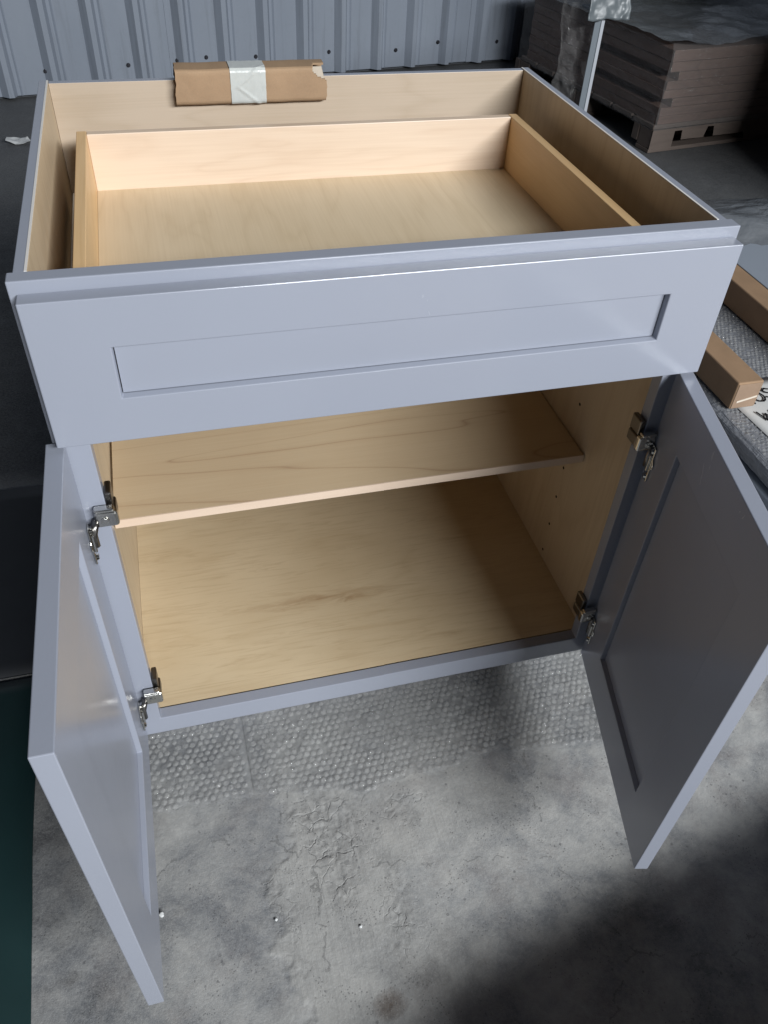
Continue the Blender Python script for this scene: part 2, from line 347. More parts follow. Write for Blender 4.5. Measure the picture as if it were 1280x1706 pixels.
# ------------------------------------------------------------------ the setting: one concrete floor sheet, finely modelled in front of the cabinet
def make_floor():
    X0, X1, Y0, Y1, st = -0.36, 1.44, -0.60, 0.20, 0.003
    nx = int(round((X1-X0)/st))+1; ny = int(round((Y1-Y0)/st))+1
    xs = np.linspace(X0, X1, nx); ys = np.linspace(Y0, Y1, ny)
    GX, GY = np.meshgrid(xs, ys)
    edge = np.array([(0.17,0.30),(0.175,0.0),(0.188,-0.082),(0.197,-0.111),(0.192,-0.135),(0.203,-0.162),(0.194,-0.189),(0.161,-0.195),(0.153,-0.216),(0.153,-0.242),(0.158,-0.282),(0.147,-0.308),(0.158,-0.343),(0.176,-0.382),(0.179,-0.412),(0.19,-0.7)])
    order = np.argsort(edge[:,1]); ex = np.interp(GY, edge[order,1], edge[order,0])
    wob = (fbm(GX*45, GY*45, 3, 11)-0.5)*0.045
    right = 0.50+(fbm(GX*6, GY*6, 3, 21)-0.5)*0.35
    sd = np.clip((GX-ex+wob)/0.010, 0, 1)*np.clip((right-GX)/0.09, 0, 1)
    skim = sd*np.clip(0.45+1.1*(fbm(GX*9, GY*9, 4, 5)-0.25), 0, 1)
    h = 0.0012*sd+(fbm(GX*18, GY*18, 4, 31)-0.5)*0.0016
    ridges = [[(0.263,-0.121),(0.285,-0.121),(0.297,-0.137),(0.303,-0.154),(0.294,-0.179),(0.276,-0.194),(0.266,-0.208)],
              [(0.232,-0.134),(0.238,-0.151),(0.263,-0.147),(0.275,-0.155)], [(0.239,-0.195),(0.255,-0.184),(0.266,-0.197),(0.251,-0.203)],
              [(0.265,-0.211),(0.276,-0.218),(0.273,-0.240),(0.264,-0.250)], [(0.255,-0.250),(0.252,-0.262),(0.267,-0.269),(0.277,-0.260),(0.269,-0.248)],
              [(0.316,-0.330),(0.311,-0.345),(0.317,-0.359),(0.328,-0.357),(0.330,-0.337),(0.321,-0.328)], [(0.336,-0.223),(0.341,-0.257),(0.350,-0.273),(0.337,-0.314)],
              [(0.153,-0.216),(0.162,-0.230)], [(0.158,-0.250),(0.168,-0.262)], [(0.160,-0.270),(0.172,-0.280)], [(0.36,-0.135),(0.372,-0.142),(0.383,-0.137)], [(0.385,-0.165),(0.398,-0.172)],
              [(0.21,-0.115),(0.225,-0.122),(0.23,-0.134)], [(0.295,-0.10),(0.315,-0.106),(0.32,-0.118)], [(0.15,-0.335),(0.17,-0.345),(0.19,-0.342)]]
    WX = GX+(fbm(GX*90, GY*90, 3, 41)-0.5)*0.026; WY = GY+(fbm(GX*90, GY*90, 3, 51)-0.5)*0.026
    dirt_shade = np.zeros_like(GX)
    for k, rd in enumerate(ridges):
        d = np.full_like(GX, 9.0)
        for (ax, ay), (bx, by) in zip(rd[:-1], rd[1:]):
            L2 = (bx-ax)**2+(by-ay)**2; t = np.clip(((WX-ax)*(bx-ax)+(WY-ay)*(by-ay))/L2, 0, 1)
            d = np.minimum(d, np.hypot(WX-ax-t*(bx-ax), WY-ay-t*(by-ay)))
        amp = 0.0005 if k < 5 else 0.0004
        h += amp*np.exp(-(d/0.0026)**2)-0.0006*np.exp(-((d-0.006)/0.0025)**2)
        dirt_shade = np.maximum(dirt_shade, 0.25*np.exp(-((d-0.008)/0.004)**2))
    blob = np.exp(-(((GX-0.265)/0.055)**2+((GY+0.17)/0.07)**2))
    blob = np.maximum(blob, 0.8*np.exp(-(((GX-0.265)/0.022)**2+((GY+0.24)/0.045)**2))); blob = np.maximum(blob, 0.55*np.exp(-(((GX-0.175)/0.028)**2+((GY+0.24)/0.07)**2))); blob = np.maximum(blob, 0.5*np.exp(-(((GX-0.335)/0.03)**2+((GY+0.32)/0.06)**2))); blob = np.maximum(blob, 0.5*np.exp(-(((GX-0.39)/0.05)**2+((GY+0.15)/0.03)**2)))
    nb = fbm(GX*62, GY*62, 4, 61); sst = np.clip((nb-0.47)/0.05, 0, 1)
    h += np.clip(blob*1.3, 0, 1)*(0.0012*sst*(0.6+0.8*vnoise(GX*30, GY*30, 66))+(fbm(GX*190, GY*190, 3, 67)-0.5)*0.0006)
    h += sd*(vnoise(GX*240, GY*9, 68)-0.5)*0.0009*np.clip(2.2*(vnoise(GX*11, GY*7, 69)-0.35), 0, 1)
    # dark smears left of the door and mottled stains
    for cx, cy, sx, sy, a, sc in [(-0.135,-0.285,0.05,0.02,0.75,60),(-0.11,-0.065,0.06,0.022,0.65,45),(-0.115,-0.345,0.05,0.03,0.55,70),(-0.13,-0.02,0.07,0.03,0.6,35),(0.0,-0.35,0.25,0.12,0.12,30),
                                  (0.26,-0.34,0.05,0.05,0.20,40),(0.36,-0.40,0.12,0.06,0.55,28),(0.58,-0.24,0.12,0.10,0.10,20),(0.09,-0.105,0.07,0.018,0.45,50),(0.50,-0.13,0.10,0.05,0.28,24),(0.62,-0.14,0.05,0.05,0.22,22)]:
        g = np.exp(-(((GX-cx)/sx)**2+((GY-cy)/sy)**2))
        dirt_shade = np.maximum(dirt_shade, a*np.clip(g*2.2*(fbm(GX*sc, GY*sc, 4, int(abs(cx*1000)))-0.28), 0, 1))
    dirt_shade = np.maximum(dirt_shade, 0.60*np.clip(blob*1.4, 0, 1)*np.clip(1-np.abs(nb-0.455)/0.018, 0, 1))
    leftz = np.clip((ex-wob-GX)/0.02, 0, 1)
    dirt_shade = np.maximum(dirt_shade, leftz*(0.10+0.28*np.clip(fbm(GX*13, GY*13, 4, 81)-0.38, 0, 1)))
    dirt_shade = np.maximum(dirt_shade, 0.75*np.clip((-0.02-GX)/0.08, 0, 1)*np.clip((GY+0.36)/0.2, 0, 1)*np.clip(0.45+1.6*(fbm(GX*16, GY*16, 4, 83)-0.4), 0, 1))  # shade beside the left door painted into the floor, this line and next
    dirt_shade = np.maximum(dirt_shade, 0.35*np.clip((-0.02-GX)/0.06, 0, 1)*np.clip(0.3+2.0*(fbm(GX*22, GY*22, 4, 85)-0.4), 0, 1))
    rr = np.hypot((GX-0.294)/1.0, (GY+0.418)/0.8)+(fbm(GX*50, GY*50, 3, 71)-0.5)*0.012
    rust = np.clip(1-rr/0.026, 0, 1)**0.6*0.9
    skim = np.maximum(skim, np.clip(1-np.abs(rr-0.026)/0.01, 0, 1)*0.6)
    fade = np.clip(np.minimum.reduce([GX-X0, X1-GX, GY-Y0, Y1-GY])/0.03, 0, 1)
    Z = h*fade
    v = np.stack([GX, GY, Z], -1).reshape(-1, 3)
    far = np.array([(-12,-9,0),(16,-9,0),(16,20,0),(-12,20,0)], float)
    n = len(v); verts = np.vstack([v, far])
    idx = np.arange(n).reshape(ny, nx)
    q = np.stack([idx[:-1,:-1], idx[:-1,1:], idx[1:,1:], idx[1:,:-1]], -1).reshape(-1, 4).tolist()
    bot = idx[0].tolist(); top = idx[-1].tolist(); lef = idx[:,0].tolist(); rig = idx[:,-1].tolist()
    q.append([n, n+1]+bot[::-1]); q.append([n+1, n+2]+rig[::-1]); q.append([n+2, n+3]+top); q.append([n+3, n]+lef)
    me = bpy.data.meshes.new('floor'); me.from_pydata(verts.tolist(), [], q)
    for nm, arr in (('skim', skim), ('dirt_shade', dirt_shade), ('rust', rust), ('scab', np.clip(blob*1.25, 0, 1))):
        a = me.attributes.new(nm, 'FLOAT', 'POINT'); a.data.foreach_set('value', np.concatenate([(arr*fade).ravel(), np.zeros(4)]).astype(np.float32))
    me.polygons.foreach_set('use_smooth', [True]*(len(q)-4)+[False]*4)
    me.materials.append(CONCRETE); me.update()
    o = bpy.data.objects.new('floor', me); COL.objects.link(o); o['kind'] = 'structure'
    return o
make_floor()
FZ = -ZO

# ------------------------------------------------------------------ back wall of ribbed steel sheets
WA = math.radians(8.8); WX0, WY0 = -0.45, 3.523
def wpt(s, out, z): return (WX0+s*math.cos(WA)+out*math.sin(WA), WY0+s*math.sin(WA)-out*math.cos(WA), z)
wall = thing('corrugated_wall', (*wpt(1.5, 0, 0)[:2], FZ), 'blue grey ribbed steel sheet wall behind the cabinet', 'wall')
for k in range(-3, 8):
    s0 = -0.043+0.8*k; prof = [(s0, 0.0)]
    for j in range(4):
        c = s0+0.25+0.2*j-0.0
        c = s0+0.05+0.2*j+0.2
        c = s0+0.05+0.2*j
        prof += [(c-0.020, 0.0), (c+0.008, 0.030), (c+0.030, 0.030), (c+0.046, 0.0), (c+0.060, 0.0), (c+0.066, 0.004), (c+0.070, 0.0)]
    prof += [(s0+0.8+0.012, 0.0)]
    mb = MB(); lift = 0.0025*(k % 2); n = len(prof)
    zb = FZ+0.012+0.006*random.random()
    pts = [wpt(s, o+lift, zb) for s, o in prof]+[wpt(s, o+lift, 2.3) for s, o in prof]
    mb.poly(pts, [(i, i+1, n+i+1, n+i) for i in range(n-1)])
    mb.build('wall_sheet', WALLM, wall, solid=0.0012, fix=False)
SCREW = plain('wall_screw_dark', (0.05,0.05,0.06), 0.4, 0.7)
for i, (s, z) in enumerate([(-0.19,-0.765),(0.193,-0.765),(0.561,-0.763),(0.79,-0.757),(0.93,-0.752),(1.175,-0.763),(1.557,-0.764),(1.934,-0.777),(2.177,-0.753),(2.536,-0.769),(2.93,-0.765)]):
    mb = MB(); a = wpt(s, 0.003, z); d = (math.sin(WA), -math.cos(WA), 0)
    mb.cyl(a, d, 0.0095, 0.003, 12); b_ = wpt(s, 0.006, z); mb.cyl(b_, d, 0.0065, 0.006, 6)
    mb.build('wall_screw', SCREW, wall)
mb = MB(); mb.poly([wpt(-3, -0.02, FZ), wpt(6, -0.02, FZ), wpt(6, -0.02, FZ+0.06), wpt(-3, -0.02, FZ+0.06), wpt(-3, -0.06, FZ), wpt(6, -0.06, FZ), wpt(6, -0.06, FZ+0.06), wpt(-3, -0.06, FZ+0.06)],
        [(0,3,2,1),(4,5,6,7),(0,1,5,4),(1,2,6,5),(2,3,7,6),(3,0,4,7)])
mb.build('base_channel', plain('base_channel_grey', (0.06,0.065,0.075), 0.6), wall)

# ------------------------------------------------------------------ the cabinet
cab = thing('base_cabinet', (0.381, 0.30, FZ), 'light grey shaker base cabinet with open doors and maple interior', 'cabinet')
T0 = 0.0190; WD, DP, HT = 0.762, 0.607, 0.757
E0, TS = 0.0052, 0.0127
# side panels with toe notch (front foot cut back)
side2 = [(T0, -HT+0.002), (0.085, -HT+0.002), (0.085, FZ+0.001), (DP, FZ+0.001), (DP, -0.0008), (T0, -0.0008)]
for xa, inner in ((E0, 1), (WD-E0-TS, 0)):
    mb = MB(); mb.prism(side2, xa, xa+TS, lambda a, b, c: (c, a, b))
    mb.m[0], mb.m[1] = (0, 1) if inner else (1, 0)
    o = mb.build('side_panel', [PAINT, MAPLE], cab, bevel=0.0008)
mb = MB(); mb.box(E0+TS+0.0003, WD-E0-TS-0.0003, DP-0.0125, DP-0.0005, -HT+0.02, -0.0015, [0,1,0,0,1,0]); mb.build('back_panel', [MAPLE_X, PAINT], cab, bevel=0.0006)
mb = MB(); mb.box(E0+TS+0.0003, WD-E0-TS-0.0003, T0+0.0025, DP-0.013, -HT+0.037-0.0145, -HT+0.037-0.0015); mb.build('bottom_panel', BOTTOM, cab)
mb = MB(); mb.box(E0+TS+0.0003, WD-E0-TS-0.0003, 0.085, 0.097, FZ+0.001, -HT+0.02); mb.build('toe_kick', PAINT, cab)
# shelf with pale edge band
mb = MB(); mb.box(E0+TS+0.0035, WD-E0-TS-0.0015, 0.1465, DP-0.016, -0.4525, -0.4385); sh = mb.build('shelf', SHELF, cab, bevel=0.0005)
mb = MB(); mb.box(E0+TS+0.0035, WD-E0-TS-0.0015, 0.1445, 0.1463, -0.4525, -0.4383); mb.build('edge_band', EDGE, sh)
for x in (E0+TS+0.0005, WD-E0-TS-0.0085):
    for y in (0.195, 0.50):
        mb = MB(); mb.cyl((x, y, -0.4565), (1,0,0), 0.003, 0.008, 10); mb.build('shelf_pin', STEEL, cab, smooth=False)
for y in (0.195, 0.50):
    for k in range(9):
        z = -0.31-0.0655*k/1.0
        if abs(z+0.4565) < 0.02: continue
        mb = MB(); mb.cyl((WD-E0-TS-0.0006, y, z), (1,0,0), 0.0026, 0.0004, 10); mb.build('shelf_pin_hole', DARKHOLE, cab)
# face frame
FR = 0.0370
def frame_mesh():
    xs = [0, FR, WD-FR, WD]; zs = [-HT, -HT+0.0375, -0.188, -0.156, -0.037, 0]
    solid = lambda i, k: 0 <= i < 3 and 0 <= k < 5 and not (i == 1 and k in (1, 3))
    mb = MB(); idx = {}
    def V(x, y, z):
        if (x, y, z) not in idx: idx[(x, y, z)] = len(mb.v); mb.v.append((x, y, z))
        return idx[(x, y, z)]
    for i in range(3):
        for k in range(5):
            if not solid(i, k): continue
            x0, x1, z0, z1 = xs[i], xs[i+1], zs[k], zs[k+1]
            qs = [((x0,0,z0),(x1,0,z0),(x1,0,z1),(x0,0,z1)), ((x0,T0,z0),(x0,T0,z1),(x1,T0,z1),(x1,T0,z0))]
            if not solid(i-1, k): qs.append(((x0,0,z0),(x0,0,z1),(x0,T0,z1),(x0,T0,z0)))
            if not solid(i+1, k): qs.append(((x1,0,z0),(x1,T0,z0),(x1,T0,z1),(x1,0,z1)))
            if not solid(i, k-1): qs.append(((x0,0,z0),(x0,T0,z0),(x1,T0,z0),(x1,0,z0)))
            if not solid(i, k+1): qs.append(((x0,0,z1),(x1,0,z1),(x1,T0,z1),(x0,T0,z1)))
            for q in qs: mb.f.append([V(*p) for p in q]); mb.m.append(0)
    return mb
frame_mesh().build('face_frame', PAINT, cab, bevel=0.0012)
RAW = wood_material('raw_ply_edge', (0.86,0.80,0.72), (0.72,0.64,0.55), 1, seed=1.9, bands=0.1)
for xa in (E0+TS-0.0026, WD-E0-TS+0.0002):
    mb = MB(); mb.box(xa, xa+0.0024, T0+0.001, DP-0.001, -0.0030, -0.0003); mb.build('ply_edge', RAW, cab)

# drawer: box of four boards and a bottom, shaker front
def shaker(mb, w, h, fw, fh, T, t=0.0195, rec=0.0075, slope=0.0012, back_rec=0.0):
    """u in 0..w, z in 0..h (from bottom), n: 0 = shown face, t = back.  One closed frame with a bevelled recess."""
    o = [(0,0),(w,0),(w,h),(0,h)]; i1 = [(fw,fh),(w-fw,fh),(w-fw,h-fh),(fw,h-fh)]
    i2 = [(fw+slope,fh+slope),(w-fw-slope,fh+slope),(w-fw-slope,h-fh-slope),(fw+slope,h-fh-slope)]
    A = [T(u,0,z) for u,z in o]+[T(u,0,z) for u,z in i1]+[T(u,rec,z) for u,z in i2]+[T(u,t,z) for u,z in o]+[T(u,t,z) for u,z in i1]+[T(u,t-back_rec,z) for u,z in i1]
    F = []
    for k in range(4):
        j = (k+1) % 4
        F += [(k,j,4+j,4+k), (4+k,4+j,8+j,8+k), (k,12+k,12+j,j), (12+k,16+k,16+j,12+j), (16+k,20+k,20+j,16+j), (20+k,8+k,8+j,20+j)]
    mb.poly(A, F)
DB = MB(); DB.box(0.0625, 0.6905, 0.0335, 0.4965, -0.1265, -0.1175); drawer = DB.build('drawer', DRAWER_BOTTOM, cab)
for xa in (0.0490, 0.6908):
    mb = MB(); mb.box(xa, xa+0.0132, 0.0195, 0.5098, -0.1380, -0.0395); mb.build('drawer_side', DRAWER_Y, drawer, bevel=0.0010)
for ya in (0.0197, 0.4965):
    mb = MB(); mb.box(0.0623, 0.6906, ya, ya+0.0132, -0.1380, -0.0400); mb.build('drawer_back' if ya > .2 else 'drawer_box_front', DRAWER, drawer, bevel=0.0010)
mb = MB(); shaker(mb, 0.7505, 0.1645, 0.0735, 0.0527, lambda u, n, z: (0.0071+u, -0.0202+n, -0.1768+z)); df = mb.build('drawer_front', PAINT, drawer, bevel=0.0011)
mb = MB(); mb.box(0.0071+0.0756, 0.0071+0.7505-0.0756, -0.0202+0.0080, -0.0202+0.0140, -0.1768+0.0548, -0.1768+0.1645-0.0548); mb.build('drawer_front_panel', PAINT, drawer)
for xa in (0.0275, 0.7080):
    mb = MB(); mb.box(xa, xa+0.018, 0.03, 0.50, -0.1500, -0.1395); mb.box(xa, xa+0.003, 0.03, 0.50, -0.1395, -0.12); mb.build('drawer_slide', STEEL, cab, bevel=0.001)

# doors and hinges
DW, DH, DZ0 = 0.374, 0.574, -0.756
def left_T(u, n, z): return (0.0127-n, -0.003-u, DZ0+z)                       # n = 0 is the inner face
ang = math.radians(13.5); du = (-math.sin(ang), -math.cos(ang)); dn = (math.cos(ang), -math.sin(ang))
def right_T(u, n, z): return (0.7405+du[0]*u+dn[0]*n, -0.004+du[1]*u+dn[1]*n, DZ0+z)
for T, lab in ((left_T, None), (right_T, None)):
    mb = MB(); shaker(mb, DW, DH, 0.0735, 0.0780, T, t=0.0190, rec=0.0068, slope=0.0012); d = mb.build('door', PAINT, cab, bevel=0.0011)
    mb = MB(); mb.box(0.0756, DW-0.0756, 0.0072, 0.0128, 0.0801, DH-0.0801, T=T); mb.build('door_panel', PAINT, d)

def make_hinge(mx, T, zc, z):
    """mx mirrors the frame side in x; T places the door side; zc = hinge height (relative to cabinet top)"""
    X = (lambda x: x) if not mx else (lambda x: WD-x)
    M = lambda x, y, zz: (X(x), y, zz)
    mb = MB()                                              # folded bracket round the stile's inner edge
    mb.box(0.0228, 0.0488, -0.0125, -0.0015, zc-0.0125, zc+0.0105, T=M)
    h = mb.build('hinge', CHROME, cab, bevel=0.0035, seg=3)
    mb = MB(); mb.box(0.0374, 0.0450, 0.0005, 0.0240, zc+0.004, zc+0.028, T=M); mb.box(0.0378, 0.0475, -0.003, 0.0205, zc-0.011, zc+0.006, T=M)
    mb.build('hinge_clip', CHROME_DARK, h, bevel=0.002)
    mb = MB(); mb.cyl((0.0340, -0.0124, zc-0.001), (0,-1,0), 0.0046, 0.0014, 16, T=M); mb.cyl((0.0340, -0.0138, zc-0.001), (0,-1,0), 0.0036, 0.0004, 16, r2=0.003, T=M)
    mb.build('hinge_screw', CHROME, h, bevel=0.0005)
    mb = MB(); mb.box(0.0235, 0.0460, -0.0135, -0.0030, zc+0.0107, zc+0.0150, T=M); mb.build('hinge_spring', CHROME, h, bevel=0.0022, seg=3)
    D = lambda u, n, zz: T(u, -n, zz-DZ0)                 # n now points out of the door's inner face
    mb = MB()
    mb.box(0.0085, 0.0215, 0.0003, 0.0026, zc-0.058, zc-0.002, T=D); mb.box(0.0105, 0.0195, 0.0026, 0.0062, zc-0.040, zc-0.014, T=D)
    mb.cyl((0.0150, 0.0003, zc-0.028), (0,1,0), 0.0115, 0.0020, 24, T=D)
    mb.build('hinge_cup_plate', CHROME, h, bevel=0.0012)
    for zz in (zc-0.009, zc-0.051):
        mb = MB(); mb.cyl((0.0150, 0.0026, zz), (0,1,0), 0.0048, 0.0028, 14, r2=0.0032, T=D); mb.build('hinge_screw', CHROME, h)
    p0 = Vector(M(0.0235, -0.0075, zc-0.004)); p1 = Vector(D(0.0145, 0.0060, zc-0.016))
    mb = MB(); mid = (p0+p1)/2+Vector((0, -0.003, 0.002)); mb.tube([p0, mid, p1, p1+Vector((0, 0, -0.018))], 0.0042, 8); mb.build('hinge_arm', CHROME_DARK, h, smooth=True)
for mx, T in ((False, left_T), (True, right_T)):
    for zc in (-0.291, -0.650): make_hinge(mx, T, zc, 0)

# ------------------------------------------------------------------ folded cardboard strip hung over the back rim
cs = thing('cardboard_strip', (0.304, 0.60, -0.002), 'folded brown cardboard strip taped in white, hung over the cabinet back', 'cardboard')
prof = [(0.5935,-0.0275),(0.5885,-0.0318),(0.5830,-0.0312),(0.5812,-0.0285),(0.5800,-0.0080),(0.5795,0.0100),(0.5815,0.0136),(0.5900,0.0138),(0.6080,0.0140),(0.6180,0.0138),(0.6205,0.0120),(0.6210,-0.004),(0.6215,-0.030)]
plen = [0.0]
for a, b_ in zip(prof[:-1], prof[1:]): plen.append(plen[-1]+math.hypot(b_[0]-a[0], b_[1]-a[1]))
def strip_pt(x, t):
    t = max(0, min(1, t))*plen[-1]
    for i in range(len(prof)-1):
        if t <= plen[i+1]+1e-9:
            f = (t-plen[i])/(plen[i+1]-plen[i]); break
    y = prof[i][0]+f*(prof[i+1][0]-prof[i][0]); z = prof[i][1]+f*(prof[i+1][1]-prof[i][1])
    return y, z
NX, NT = 120, 60
def strip_fn(u, v):
    ragl = 0.004*nz(v*14, 1, 3)+0.003*v; ragr = 0.005*nz(v*12, 4, 9)-(0.002*v)
    x = 0.1925+ragl+u*(0.2245+ragr-ragl); y, z = strip_pt(x, v)
    return (x, y+0.0012*nz(u*9, v*5, 2), z+0.0016*nz(u*6, 2, 5)*(1 if v > 0.3 else 0.5))
mb = MB(); mb.grid(NX, NT, strip_fn)
keep = []
for fi, f in enumerate(mb.f):                      # torn corner at the right of the top fold
    c = sum((Vector(mb.v[k]) for k in f), Vector())/len(f)
    if c.z > -0.003 and c.y < 0.600 and c.x > 0.4165-0.024*(1-math.exp(-max(0, c.z+0.003)/0.006))-(0.6*(c.y-0.5795) if c.z > 0.012 else 0)*-0.4+0.0015*nz(c.z*300, c.y*200, 3): continue
    keep.append(f)
mb.f = keep; mb.m = [0]*len(keep)
mb.build('flap', CARD, cs, solid=0.0030, fix=False, smooth=False)
mb = MB(); mb.grid(14, 8, lambda u, v: (0.388+0.027*u-0.004*v*u, 0.5835+0.006*u*u+0.003*v, -0.003+0.0175*v-0.002*u)); mb.build('liner', CARD_IN, cs, solid=0.0015, fix=False, smooth=True)
TAPE = plain('white_tape', (0.50,0.52,0.505), 0.30, 0, 0.10, 60, 0.25, 90)
def tape_fn(u, v):
    x = 0.2725+0.052*u+0.0008*nz(v*20, 3, 8); t = 0.06+0.60*v; y, z = strip_pt(x, t); y2, z2 = strip_pt(x, t+0.01)
    d = Vector((0, y2-y, z2-z)).normalized(); nrm = Vector((0, -d.z, d.y)) if True else d
    if (y-0.60)*nrm.y+(z+0.005)*nrm.z < 0: nrm = -nrm
    cr = 0.0010*max(0, 1-abs(u-(0.2+2.1*abs(v-0.32)))*9)+0.0006*nz(u*7, v*9, 4)
    off = 0.0023+cr
    return (x, y+nrm.y*off, z+nrm.z*off)
mb = MB(); mb.grid(26, 40, tape_fn); mb.build('tape', TAPE, cs, solid=0.0004, fix=False)

# ------------------------------------------------------------------ bubble wrap sheets on the floor below the cabinet
def bubble_sheet(name, xa, xb, front, back, z0, label, seed, pitch=0.0118, rot=0.0, cell=None):
    r = random.Random(seed); root = thing(name, ((xa+xb)/2, 0.2, FZ), label, 'bubble wrap', 'bubble wrap under the cabinet')
    zf = lambda x, y: FZ+z0+0.006*(0.5+nz(x*13, y*13, seed))+0.0035*(0.5+nz(x*38, y*38, seed+3))+0.005*max(0, 1-abs(nz(x*9+y*4, y*9-x*3, seed+21))*22)
    mb = MB(); nx = int((xb-xa)/0.008)+2; ny = 60
    def fn(u, v):
        x = xa+(xb-xa)*u+0.004*nz(v*12, 1, seed)*(1 if u in (0, 1) else 0); f = front(x)+0.026*nz(x*38, 2, seed+1)
        y = f+(back-f)*v; return (x, y, zf(x, y))
    mb.grid(nx, ny, fn); mb.build('film', BUBBLE_SHEET, root, fix=False, smooth=True)
    V = []; F = []; n = 8; row = 0; y = -0.16
    prof_ = [(0.0050, 0.0), (0.0045, 0.0021), (0.0025, 0.0036)]
    while y < 0.36:
        x = xa+0.006+(pitch/2 if row % 2 else 0)
        while x < xb-0.006:
            if y > front(x)+0.026*nz(x*38, 2, seed+1)+0.006 and r.random() > 0.07:
                cx, cy = x+r.uniform(-.0009,.0009)+.004*nz(x*9, y*9, 4), y+r.uniform(-.0009,.0009)+.004*nz(x*9, y*9, 6); zz = zf(cx, cy); b0 = len(V); sq = r.choice([1,.9,.8,0.65,0.4,0.2])*min(1.0, max(0.12, 0.75+2.6*nz(cx*11, cy*11, seed+9))); tx, ty = r.uniform(-.45,.45), r.uniform(-.45,.45)
                for (rr, hh) in prof_:
                    for k in range(n):
                        a = 2*math.pi*k/n; px, py = rr*math.cos(a), rr*math.sin(a)
                        V.append((cx+px, cy+py, zz+hh*sq*(1+tx*px/0.005+ty*py/0.005)))
                V.append((cx, cy, zz+0.0040*sq))
                for ring in range(2):
                    for k in range(n): F.append([b0+ring*n+k, b0+ring*n+(k+1)%n, b0+(ring+1)*n+(k+1)%n, b0+(ring+1)*n+k])
                for k in range(n): F.append([b0+2*n+k, b0+2*n+(k+1)%n, b0+3*n])
            x += pitch
        y += pitch*0.866; row += 1
    mb = MB(); mb.v = V; mb.f = F; mb.m = [0]*len(F)
    o = mb.build('bubbles', BUBBLE, root, fix=False, smooth=True); o['kind'] = 'stuff'
    return root
bubble_sheet('bubble_wrap', -0.06, 0.156, lambda x: -0.068-0.10*x, 0.72, 0.003, 'darker bubble wrap piece on the floor beside the left door', 5)
bubble_sheet('bubble_wrap', 0.158, 0.90, lambda x: float(np.interp(x, [0.15,0.25,0.33,0.45,0.58,0.66,0.75,0.9], [-0.082,-0.098,-0.112,-0.106,-0.092,-0.112,-0.122,-0.11])), 0.72, 0.002, 'wide clear bubble wrap sheet on the floor under the cabinet', 12)

# ------------------------------------------------------------------ dark mats left of the cabinet
GREEN = plain('dark_green_vinyl', (0.006,0.024,0.025), 0.5, 0, 0.25, 8, 0.1, 60)
mb = MB()
def mat_fn(u, v):
    x = -1.6+u*(1.6-0.178); y = -1.4+v*(1.4+0.235)
    if u == 1: x += 0.036*(-y-0.1 if y < -0.1 else 0)*1.1+0.004*nz(y*6, 2, 6)
    return (x, y, FZ+0.004+0.003*nz(x*3, y*5, 4))
mb.grid(20, 60, mat_fn); o = mb.build('vinyl_mat', GREEN, None, solid=0.004, fix=False, smooth=True); tag(o, 'dark green vinyl mat on the floor by the left door', 'mat')
BLACKM = plain('black_rubber', (0.022,0.025,0.031), 0.6, 0, 0.25, 12, 0.2, 80)
mb = MB(); mb.grid(24, 14, lambda u, v: (-1.7+u*(1.62), 0.245+v*(0.50+0.02*u), FZ+0.005+0.004*nz(u*8, v*5, 3))); o = mb.build('rubber_mat', BLACKM, None, solid=0.004, fix=False, smooth=True); tag(o, 'black rubber mat on the floor left of the cabinet', 'mat')

# ------------------------------------------------------------------ litter
WHITE = plain('white_scrap', (0.6,0.61,0.61), 0.6)
mb = MB(); mb.grid(7, 5, lambda u, v: (-0.41+0.10*u*(1-0.25*v), 2.93+0.07*v*(1-0.5*abs(u-.5)), FZ+0.006+0.022*abs(u-0.55)+0.016*nz(u*3, v*3, 5)))
o = mb.build('paper_scrap', WHITE, None, solid=0.001, fix=False); tag(o, 'crumpled white paper scrap on the floor near the ribbed wall', 'litter')
def pebble(x, y, r, label, n=0):
    bm = bmesh.new(); bmesh.ops.create_icosphere(bm, subdivisions=2, radius=r)
    rr = random.Random(int(x*1e4)+n)
    for v_ in bm.verts:
        v_.co *= rr.uniform(0.72, 1.2); v_.co.z *= 0.75
        v_.co += Vector((x, y, r*0.6+0.001))
    me = bpy.data.meshes.new('pebble'); bm.to_mesh(me); bm.free(); me.materials.append(WHITE)
    o = bpy.data.objects.new('cement_crumb', me); COL.objects.link(o); tag(o, label, 'litter', 'white crumbs on the concrete floor')
pebble(0.0035, -0.2275, 0.0038, 'white double crumb on the floor beside the left door bottom'); pebble(0.161, -0.273, 0.0022, 'round white crumb left of the rough cement patch'); pebble(0.277, -0.311, 0.0024, 'white crumb on the rough cement patch near the brown stain')

